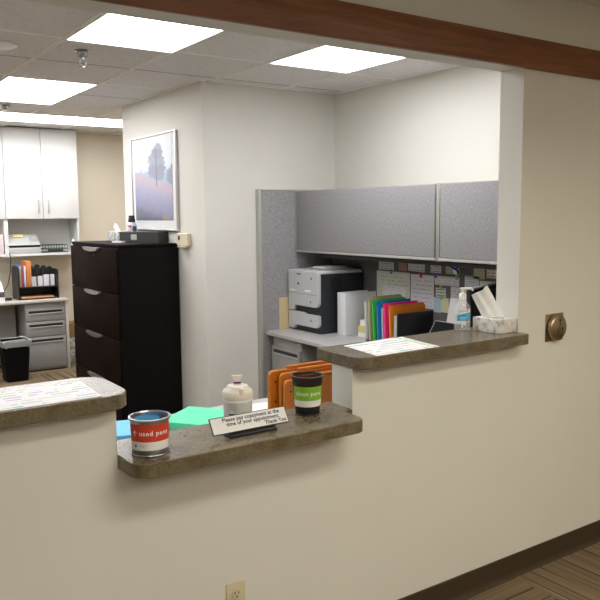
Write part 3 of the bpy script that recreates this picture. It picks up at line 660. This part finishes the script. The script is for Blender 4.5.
folder(.655, .30, 1.585, .246, .06, (.85, .04, .25), 'hot pink folder between the orange and white folders')
folder(.66, .05, 1.622, .215, .04, (.70, .71, .74), 'white curved folder between pink and blue', .006, False)
folder(.655, .30, 1.655, .252, .06, (.02, .20, .55), 'blue folder between the white and green folders')
folder(.655, .30, 1.700, .258, .06, (.05, .52, .06), 'bright green folder in front of the manila one')
folder(.655, .30, 1.742, .275, .06, (.46, .42, .26), 'olive manila folder, rearmost tall one in the sorter')
folder(.655, .10, 1.785, .240, .05, (.74, .74, .72), 'loose white folder left of the olive manila folder', .008, False)

# tilted black tray with bright edge
t = thing('document_tray', 'black slanted document tray with silver edge by the sanitizer', 'tray', (.62, 1.11, DZ))
P = [(.0, .002), (.132, .186), (.128, .192), (-.004, .006)]
MB().loft([[(x, y, z) for x, z in P] for y in (-.125, .122)]).build('panel', 'black_matte', t)
MB().tube([(-.002, .122, .006), (.130, .122, .190), (.130, -.125, .190)], .004).build('rim_wire', 'trim_metal', t)
for y_ in (.09, -.09): MB().tube([(.15, y_, .004), (.128, y_, .182)], .004).build('support', 'black', t)
# monitor
t = thing('monitor', 'dark computer monitor behind the tissue box at the opening edge', 'monitor', (.72, .82, DZ), math.radians(20))
MB().box(-.235, .235, -.012, .012, .135, .435, bev=.004).build('screen_housing', 'black', t)
MB().box(-.236, .236, -.0135, .0135, .4355, .4415, bev=.002).build('top_bezel', 'grey_metal', t)
MB().box(-.225, .225, -.0132, -.0122, .145, .428).build('screen', mat('dark screen', (.010, .010, .011), .25), t)
MB().box(-.03, .03, .0125, .035, .012, .25, bev=.004).build('neck', 'black', t)
MB().prism(rrect(-.12, .12, -.07, .10, .02), .0005, .0125, bev=.003).build('foot', 'black', t)

# ------------------------------------------------------------------ black lateral file cabinet and what stands on it
FX, FY, FY2, FZ = -.558, 3.045, 4.076, 1.36
t = thing('lateral_file_cabinet', 'tall black four-drawer lateral filing cabinet against the picture wall', 'filing cabinet', (FX, FY, 0))
w = FY2-FY; dp = X0-.008-FX
MB().box(.002, dp, .001, w-.001, .0005, FZ-.026).build('carcass', 'black_matte', t)
MB().box(-.004, dp, -.004, w+.004, FZ-.0255, FZ, bev=.003).build('top_panel', 'espresso', t)
for k in range(4):
    z1 = FZ-.030-k*.3285; z0 = z1-.322
    dr = MB().box(-.018, .0015, .004, w-.004, z0, z1, bev=.0025).build('drawer', 'espresso', t)
    hp_ = [(w*.5+.165*math.cos(a), .027*math.sin(a)) for a in [PI+PI*q/14 for q in range(15)]]
    MB().prism([(-p[0], p[1]) for p in hp_], .0182, .036, m=T(0, 0, z1-.001) @ LEFT, bev=.003).build('handle', 'handle_steel', dr)
    if k == 0: MB().lathe([(.009, 0), (.009, .003), (0, .004)], 14, m=T(-.018, w*.46, z1-.06, ry=-PI/2)).build('lock', 'black', dr)
t = tissue_box(.12, .22, .078, 'small grey-patterned tissue box on the black filing cabinet', (-.20, 3.945, FZ), math.radians(2), 'speck', None)
MB().quadgrid(lambda u, v: (-.01+(u-.5)*.05+.008*math.sin(9*u), .02+.05*v+(u-.5)*.03, .0785+.055*v*(.5+.5*math.sin(u*PI))+.012*v), 10, 6).build('tissue', 'tissue', t)
t = thing('spray_can', 'grey and white spray can with black cap on filing cabinet', 'spray can', (-.165, 3.77, FZ))
M['can_white'] = mat('white lacquered can', (.62, .63, .68), .3, .2)
MB().lathe([(.036, .0005), (.038, .004), (.038, .128), (.035, .142), (.026, .152)], 28).build('can', 'can_white', t)
MB().lathe([(.028, .151), (.028, .176), (.024, .184), (.024, .206), (.0, .207)], 24).build('cap', 'black', t)
MB().quadgrid(lambda u, v: (.0385*math.cos(PI*1.12+u*.7), .0385*math.sin(PI*1.12+u*.7), .112+v*.014), 8, 1).build('label', 'ink_red', t)
MB().quadgrid(lambda u, v: (.0385*math.cos(PI*1.42+u*1.1), .0385*math.sin(PI*1.42+u*1.1), .02+v*.10), 8, 1).build('label_panel', flat('navy print', (.08, .09, .16)), t)
ta = math.atan2(-.40, .15)
t = thing('mesh_tray', 'dark wire mesh desk tray lying on the filing cabinet', 'tray', (-.335, 3.59, FZ), ta)
M['mesh_tray'] = mat('grey black mesh', (.035, .035, .033), .5); M['mesh_open'] = mat('open grey mesh', (.05, .05, .048), .5, alpha=.5)
TL = .42
MB().box(0, .12, -.004, 0, .0005, .078).build('side', 'mesh_open', t); MB().box(.1205, TL, -.004, 0, .0005, .078).build('side', 'mesh_tray', t)
MB().box(0, TL, .10, .104, .0005, .078).build('side', 'mesh_open', t); MB().box(0, TL, .0005, .0995, .0005, .004).build('base', 'mesh_tray', t)
MB().box(-.004, -.0005, -.004, .104, .0005, .078, bev=.001).build('end', 'mesh_open', t); MB().box(TL+.0005, TL+.004, -.004, .104, .0005, .078, bev=.001).build('end', 'mesh_tray', t)
MB().tube([(-.002, -.003, .078), (TL+.002, -.003, .078), (TL+.002, .102, .078), (-.002, .102, .078), (-.002, -.003, .078)], .004).build('rim', 'black', t)
MB().box(.125, .19, -.0055, -.0045, .02, .062).build('label_holder', 'grey_light', t)
tag(MB().box(-.05, .05, -.022, .022, .0005, .012).build('card_stack', 'paper', loc=(-.385, 3.50, FZ), rz=ta), 'white card stack in front of the mesh tray', 'card')

# thermostat and picture on the centre wall
t = thing('thermostat', 'beige thermostat on the wall right of the picture', 'thermostat', (X0, 2.932, 1.39))
MB().prism(rrect(-.092, .092, -.046, .046, .008), .0003, .030, m=LEFT, bev=.005).build('housing', 'cream_plastic', t)
MB().box(-.0312, -.0298, .035, .065, -.005, .025).build('display', 'black', t)
MB().box(-.055, -.0005, -.055, .03, -.058, -.0465, bev=.003).build('base', 'ivory', t)
def art():
    m, nt, b_ = new_mat('misty field print'); tc = N(nt, 'ShaderNodeTexCoord'); s = nt.nodes.new('ShaderNodeSeparateXYZ'); L(nt, tc, 'Generated', s, 'Vector')
    h = math_n(nt, 'SUBTRACT', 1.0, s.outputs['Y']); v = s.outputs['Z']
    n1 = N(nt, 'ShaderNodeTexNoise', Scale=9, Detail=6, Roughness=.65); L(nt, tc, 'Generated', n1, 'Vector')
    mp = N(nt, 'ShaderNodeMapping'); mp.inputs['Scale'].default_value = (1, 26, 5); L(nt, tc, 'Generated', mp, 'Vector'); n2 = N(nt, 'ShaderNodeTexNoise', Scale=1, Detail=4); L(nt, mp, 'Vector', n2, 'Vector')
    nz = math_n(nt, 'SUBTRACT', n1.outputs['Fac'], .5)
    sky = ramp(nt, [(.45, (.42, .53, .68)), (.7, (.62, .70, .78)), (1, (.70, .74, .78))]); nt.links.new(v, sky.inputs['Fac'])
    vf = math_n(nt, 'ADD', math_n(nt, 'ADD', v, math_n(nt, 'MULTIPLY', h, .22)), math_n(nt, 'MULTIPLY', nz, .12))
    fld = ramp(nt, [(.0, (.035, .03, .06)), (.15, (.07, .065, .11)), (.22, (.16, .16, .27)), (.42, (.28, .28, .44)), (.54, (.44, .34, .40)), (.60, (.52, .36, .38)), (.66, (.40, .42, .54))]); nt.links.new(vf, fld.inputs['Fac'])  # purple field; darkest bottom stops also paint in the filing cabinet top's reflection
    fl2 = mix_c(nt, math_n(nt, 'MULTIPLY', n2.outputs['Fac'], .5), fld.outputs['Color'], (.30, .33, .50))
    f = math_n(nt, 'LESS_THAN', vf, .64); c = mix_c(nt, f, sky.outputs['Color'], fl2)
    tl = math_n(nt, 'MULTIPLY', math_n(nt, 'GREATER_THAN', vf, .62), math_n(nt, 'LESS_THAN', math_n(nt, 'ADD', v, math_n(nt, 'MULTIPLY', nz, .3)), .62)); c = mix_c(nt, math_n(nt, 'MULTIPLY', tl, .8), c, (.30, .40, .52))
    def ell(hc, vc, a, bb, k):
        dx = math_n(nt, 'DIVIDE', math_n(nt, 'SUBTRACT', h, hc), a); dy = math_n(nt, 'DIVIDE', math_n(nt, 'SUBTRACT', v, vc), bb)
        d = math_n(nt, 'ADD', math_n(nt, 'MULTIPLY', dx, dx), math_n(nt, 'MULTIPLY', dy, dy)); return math_n(nt, 'LESS_THAN', math_n(nt, 'ADD', d, math_n(nt, 'MULTIPLY', nz, k)), 1)
    for e_ in ((.60, .72, .20, .17, 3), (.63, .86, .12, .10, 3), (.62, .60, .22, .10, 3), (1.0, .55, .15, .12, 3)): c = mix_c(nt, math_n(nt, 'MULTIPLY', ell(*e_), .85), c, (.235, .25, .35))
    tr = math_n(nt, 'MULTIPLY', math_n(nt, 'LESS_THAN', math_n(nt, 'ABSOLUTE', math_n(nt, 'SUBTRACT', h, .60)), .013), math_n(nt, 'MULTIPLY', math_n(nt, 'GREATER_THAN', v, .42), math_n(nt, 'LESS_THAN', v, .9))); c = mix_c(nt, math_n(nt, 'MULTIPLY', tr, .7), c, (.10, .10, .15))
    c = mix_c(nt, math_n(nt, 'MULTIPLY', ell(.82, .03, .10, .03, 2), .6), c, (.40, .30, .06))
    nt.links.new(c, b_.inputs['Base Color']); b_.inputs['Roughness'].default_value = .35; b_.inputs['Coat Weight'].default_value = .5; b_.inputs['Coat Roughness'].default_value = .02; return m
t = thing('framed_picture', 'silver framed print of a misty field with a tree', 'picture', (X0, 3.446, 1.815))
pw, ph = .425, .368
for q in ((-pw, pw, ph-.013, ph), (-pw, pw, -ph, -ph+.013), (-pw, -pw+.013, -ph+.013, ph-.013), (pw-.013, pw, -ph+.013, ph-.013)):
    pass
M['frame_silver'] = mat('satin silver', (.60, .60, .60), .3, .9)
for q in ((-pw, pw, ph-.013, ph), (-pw, pw, -ph, -ph+.013), (-pw, -pw+.013, -ph+.013, ph-.013), (pw-.013, pw, -ph+.013, ph-.013)):
    MB().box(-.024, -.0003, *q, bev=.003).build('frame_rail', 'frame_silver', t)
M['mat_board'] = mat('white mat under glass', (.76, .77, .77), .4, coat=1)
MB().box(-.014, -.0005, -pw+.013, pw-.013, -ph+.013, ph-.013).build('mat_board', 'mat_board', t)
MB().box(-.016, -.0142, -pw+.075, pw-.06, -ph+.080, ph-.045).build('artwork', art(), t)

# ------------------------------------------------------------------ far wall: white cupboards, desk, equipment
WY = 5.90
def wall_cabinet(x0, x1, label, n=2):
    t = thing('cupboard', label, 'cupboard', ((x0+x1)/2, Y3, 0), 0, 'white hanging cupboards')
    w = (x1-x0)/2; d = Y3-WY
    b = MB()
    for s_ in (-1, 1): b.box(s_*w-(.019 if s_ > 0 else 0), s_*w+(.019 if s_ < 0 else 0), -d+.0195, -.0005, 1.155, CEIL-.012)
    b.box(-w+.019, w-.019, -d+.0195, -.0005, 1.541, 1.556).box(-w+.019, w-.019, -d+.0195, -.0005, CEIL-.03, CEIL-.012).box(-w+.019, w-.019, -.012, -.0005, 1.19, CEIL-.03)
    b.build('carcass', 'white_paint', t)
    MB().box(-w-.000, w, -d, -.0005, 1.160, 1.186, bev=.002).build('shelf', 'desk_cream', t) if False else MB().box(-w+.019, w-.019, -d+.002, -.0005, 1.163, 1.187).build('shelf', 'white_paint', t)
    wd = 2*w/n
    for k in range(n):
        a = -w+k*wd
        dr = MB().box(a+.002, a+wd-.002, -d, -d+.019, 1.543, CEIL-.012, bev=.002).build('door', 'white_paint', t)
        hx = a+wd-.05 if k == 0 else a+.05
        MB().tube([(hx, -d, 1.735), (hx, -d-.022, 1.728), (hx, -d-.028, 1.67), (hx, -d-.022, 1.612), (hx, -d, 1.605)], .005).build('handle', 'steel', dr)
    return t
wall_cabinet(-.645, .103, 'white wall cupboard with two doors above the open shelf')
wall_cabinet(-1.395, -.6465, 'white wall cupboard cut off at the left edge')
# fax on the shelf
SZ = 1.1875
t = thing('fax_machine', 'white fax machine with yellow note on the open cupboard shelf', 'fax machine', (-.465, 5.955, SZ))
MB().box(-.165, .155, -.04, .24, .0005, .062, bev=.006).build('base', 'fax_plastic', t)
MB().box(-.17, .15, -.03, .22, .0622, .086).build('gap', 'black', t)
MB().prism([(-.05, .0865), (.20, .0865), (.20, .19), (.10, .20)], -.175, .055, m=Matrix(((0, 0, 1, 0), (1, 0, 0, 0), (0, 1, 0, 0), (0, 0, 0, 1))), bev=.004).build('lid', 'fax_plastic', t)
pnl = MB().prism([(-.045, .0865), (.20, .0865), (.20, .185), (.10, .195)], .058, .150, m=Matrix(((0, 0, 1, 0), (1, 0, 0, 0), (0, 1, 0, 0), (0, 0, 0, 1))), bev=.004).build('control_panel', 'fax_plastic', t)
sl = math.atan2(.122, .155)
MB().box(.070, .140, .055, .115, .001, .003, m=T(0, -.045, .0865, rx=sl)).build('display', 'grey_metal', pnl)
tag(MB().box(-.05, .05, 0, .035, .0008, .0016).build('sticky_note', flat('yellow note', (.72, .66, .20)), loc=(-.51, 5.955+.045, SZ+.1685), rz=0), 'yellow sticky note on the white fax machine', 'note')
bpy.data.objects['sticky_note'].rotation_euler = (math.atan2(.1215, .15), 0, 0)
t = thing('wire_basket', 'dark green wire basket on the shelf right of the fax', 'basket', (-.16, 6.02, SZ))
b = MB()
for z in (.004, .04, .078): b.tube([(-.13, -.10, z), (.13, -.10, z), (.13, .10, z), (-.13, .10, z), (-.13, -.10, z)], .0035, 6)
for k in range(10):
    x = -.13+.26*k/9; b.tube([(x, -.10, .078), (x, -.10, .004), (x, .10, .004), (x, .10, .078)], .0025, 6)
b.build('wire_frame', 'wire_green', t)
tag(MB().box(-.04, .10, -.06, .06, .0, .028, bev=.01).build('cloth_bundle', flat('dull green cloth', (.03, .05, .03)), loc=(-.16, 6.02, SZ+.0085)), 'dull green bundle inside the wire basket', 'cloth')
t = thing('glue_bottle', 'small white bottle on the shelf at the cupboard end', 'bottle', (.045, 5.97, SZ))
MB().lathe([(.018, .0005), (.019, .003), (.019, .09), (.012, .10), (.012, .108)], 20).build('body', 'white_plastic', t)
MB().lathe([(.013, .107), (.013, .132), (0, .134)], 16).build('cap', 'white_plastic', t)
MB().lathe([(.0194, .03), (.0194, .06)], 20, cap0=False, cap1=False).build('label', 'ink_red', t)
tag(MB().box(-.07, .07, -.1, .1, .0005, .20, bev=.003).build('storage_box', flat('pale pink carton', (.62, .50, .52)), loc=(-.745, 6.02, SZ)), 'pale pink carton on the shelf at the left edge', 'box')
# far desk
DY = 5.60
t = thing('credenza_desk', 'cream desk below the white cupboards', 'desk', (-.145, DY, 0))
MB().box(-2.2, .004, 0, Y3-DY-.001, .702, .728, bev=.004).build('desktop', 'desk_cream', t)
MB().box(-.028, 0, .012, Y3-DY-.001, .0005, .7015, bev=.002).build('end_panel', 'desk_cream', t)
MB().box(-2.2, -.46, .30, .32, .15, .7015).build('modesty_panel', 'grey_metal', t)
pedestal('drawer_pedestal', (-.375, DY+.035, 0), .395, .5, .700, [(.515, .645, True), (.36, .508, True), (.035, .353, True)], 'grey three-drawer pedestal under the cream desk beside the bin')
# sorter on the far desk
OY = 5.72
t = thing('desk_organizer', 'black desk organizer with upright slots on the cream desk', 'organizer', (-.405, OY, .728))
def tomb(w0, w1, h, r): return rrect(w0, w1, 0, h, (0, r, r, 0), 8)
def sideYZ(x, d0, d1, h, th, m='black', name='side_panel', parent=None):
    P = rrect(d0, d1, 0, h, (0, .06, .03, 0), 8)
    MB().prism([(-p[0], p[1]) for p in P], -x-th, -x, m=LEFT).build(name, m, parent)
sideYZ(-.198, 0, .25, .34, .012, 'black', 'side_panel', t); sideYZ(.193, 0, .25, .30, .012, 'black', 'side_panel', t)
MB().box(-.193, .193, 0, .25, .0005, .012).build('base', 'black', t); MB().box(-.193, .193, 0, .25, .118, .128).build('shelf', 'black', t)
MB().box(-.193, .193, .24, .25, .012, .30).build('back_panel', 'black', t)
for k, x in enumerate((.0, .065, .13, .19)):
    MB().prism(rrect(x-.052, x+.004, .128, .345-.012*abs(k-1), (0, .0275, .0275, 0), 8), 0, .006, m=T(0, .19-.002*k, 0) @ FRONT).build('divider', 'black', t)
def insert(x, w, y, h, c, label, th=.006, name='folder', cat='folder', z=.1285, r=.01):
    return tag(MB().prism(rrect(-w/2, w/2, 0, h, (0, r, r, 0)), 0, th, m=FRONT).build(name, flat(name+' '+label[:14], c), loc=(-.405+x, OY+y, .728+z+.0003)), label, cat)
for x, w, h, c, l in ((-.180, .012, .225, (.05, .20, .45), 'thin blue folder at far left of the desk organizer'), (-.166, .010, .22, (.55, .42, .10), 'thin yellow folder second in the desk organizer'),
                      (-.152, .010, .215, (.50, .06, .10), 'thin red folder third in the desk organizer'), (-.138, .010, .22, (.20, .10, .35), 'thin purple folder fourth in the desk organizer'), (-.122, .016, .215, (.60, .60, .60), 'thin white folder beside the orange one in organizer')):
    o = tag(MB().box(-w/2, w/2, 0, .20, 0, h, bev=.002).build('folder', flat('f '+l[:12], c), loc=(-.405+x, OY+.02, .8568)), l, 'folder')
o = tag(MB().box(-.024, .024, 0, .20, 0, .260, bev=.002).build('folder', flat('worn orange', (.55, .20, .05)), loc=(-.405-.083, OY+.02, .8568)), 'orange folder rising tallest in the desk organizer', 'folder')
for x, w, h, l in ((-.024, .046, .095, 'white envelopes in the first envelope slot, next to the orange folder'), (.040, .046, .100, 'white envelopes in the second envelope slot of organizer'), (.102, .054, .112, 'white envelopes in the third envelope slot of organizer'), (.164, .038, .112, 'white envelopes in the last slot at organizer right end')):
    o = insert(x, w, .10, h, (.66, .65, .68), l, .03, 'envelope_stack', 'envelopes', r=.002); o['group'] = 'envelopes in the black organizer'
tag(MB().box(-.17, .15, .005, .20, 0, .016, bev=.002).build('paper_stack', flat('orange manila', (.52, .26, .12)), loc=(-.405, OY, .7405)), 'orange paper stack in the organizer bottom slot', 'paper')
# phone at the left edge, cable, puck
t = thing('desk_phone', 'white and dark grey device at the left edge of cream desk', 'desk device', (-.86, 5.68, .728))
MB().prism([(-.06, 0.0005), (.12, .0005), (.12, .20), (.06, .20), (-.06, .08)], -.10, .10, m=Matrix(((0, 0, 1, 0), (1, 0, 0, 0), (0, 1, 0, 0), (0, 0, 0, 1))), bev=.005).build('housing', 'white_plastic', t)
MB().box(-.101, .101, -.063, .0, .055, .105, bev=.003).build('dark_band', 'grey_dark', t)
MB().box(-.08, .08, .03, .04, .19, .23).build('paper_rest', 'paper', t)
t = thing('power_adapter', 'small black adapter on the cream desk left of organizer', 'adapter', (-.70, 5.80, .728))
MB().prism(rrect(-.045, .045, -.03, .03, .015), .0005, .028, bev=.006).build('case', 'black', t)
tag(MB().tube([(-.63, 5.95, 1.1915), (-.63, 5.885, 1.192), (-.625, 5.875, 1.15), (-.635, 5.885, 1.0), (-.66, 5.9, .88), (-.72, 5.85, .80), (-.75, 5.76, .765)], .004).build('cord', 'black'), 'thin black cord hanging from the shelf to the desk', 'cord')
# waste bin
t = thing('waste_bin', 'black waste bin with clear liner in front of the cream desk', 'waste bin', (-.755, 5.37, 0))
def rr3(w, d, r, z): return [(p[0], p[1], z) for p in rrect(-w/2, w/2, -d/2, d/2, r)]
MB().loft([rr3(.20, .20, .03, .0005), rr3(.25, .26, .04, .37), rr3(.258, .268, .04, .38), rr3(.258, .268, .04, .388), rr3(.24, .25, .04, .388), rr3(.195, .195, .03, .01)]).build('bin', 'black_matte', t)
rg = []
for z, s_ in ((.335, .262), (.36, .272), (.392, .274), (.398, .262), (.37, .235), (.25, .20)):
    r_ = rr3(s_, s_+.01, .04, z); rg.append([(x+random.uniform(-.004, .004), y+random.uniform(-.004, .004), z_+random.uniform(-.009, .009)) for x, y, z_ in r_])
MB().loft(rg, cap0=False, cap1=False).build('liner', 'liner', t)
MB().prism([(-.018, 0), (.012, -.004), (.020, .014), (.008, .026), (-.010, .020), (-.022, .010)], 0, .002, m=T(.0, -.117, .27, rx=-.08) @ FRONT).build('emblem', 'white_ink', t)
# cartons beyond the far desk
tag(MB().box(-.075, .17, -.1, .1, .0005, .27, bev=.004).build('paper_carton', 'speck', loc=(-.055, 6.0, 0)), 'white carton on the floor between desk and filing cabinet', 'box')
t = thing('cardboard_box', 'brown cardboard box on the white carton by the desk end', 'box', (-.045, 6.0, .2705))
MB().box(-.08, .15, -.1, .1, .0005, .155, bev=.003).build('carton', 'cardboard', t)
MB().box(-.081, .151, -.012, .012, .1545, .1565).build('packing_tape', flat('tan tape', (.40, .26, .12)), t)

# ------------------------------------------------------------------ camera, world, view
cd = bpy.data.cameras.new('camera'); cam = bpy.data.objects.new('camera', cd); COL.objects.link(cam); S.camera = cam
cd.sensor_width = 36; cd.sensor_fit = 'HORIZONTAL'; cd.lens = 745.66/600*36; cd.clip_start = .05
yaw, pit, rol = math.radians(34.385), math.radians(6.544), math.radians(-.496)
fw = Vector((math.sin(yaw)*math.cos(pit), math.cos(yaw)*math.cos(pit), -math.sin(pit))); rt = Vector((math.cos(yaw), -math.sin(yaw), 0)); upv = rt.cross(fw)
rt, upv = rt*math.cos(rol)+upv*math.sin(rol), upv*math.cos(rol)-rt*math.sin(rol)
Rm = Matrix((rt, upv, -fw)).transposed().to_4x4(); cam.matrix_world = Matrix.Translation((-2.4792, -2.0201, 1.5631)) @ Rm
wd_ = bpy.data.worlds.new('world'); S.world = wd_; wd_.use_nodes = True; wd_.node_tree.nodes['Background'].inputs['Color'].default_value = (.9, .88, .85, 1); wd_.node_tree.nodes['Background'].inputs['Strength'].default_value = .05
S.view_settings.view_transform = 'Standard'; S.view_settings.look = 'None'; S.view_settings.gamma = 1; S.view_settings.use_curve_mapping = False; S.view_settings.exposure = 0.10
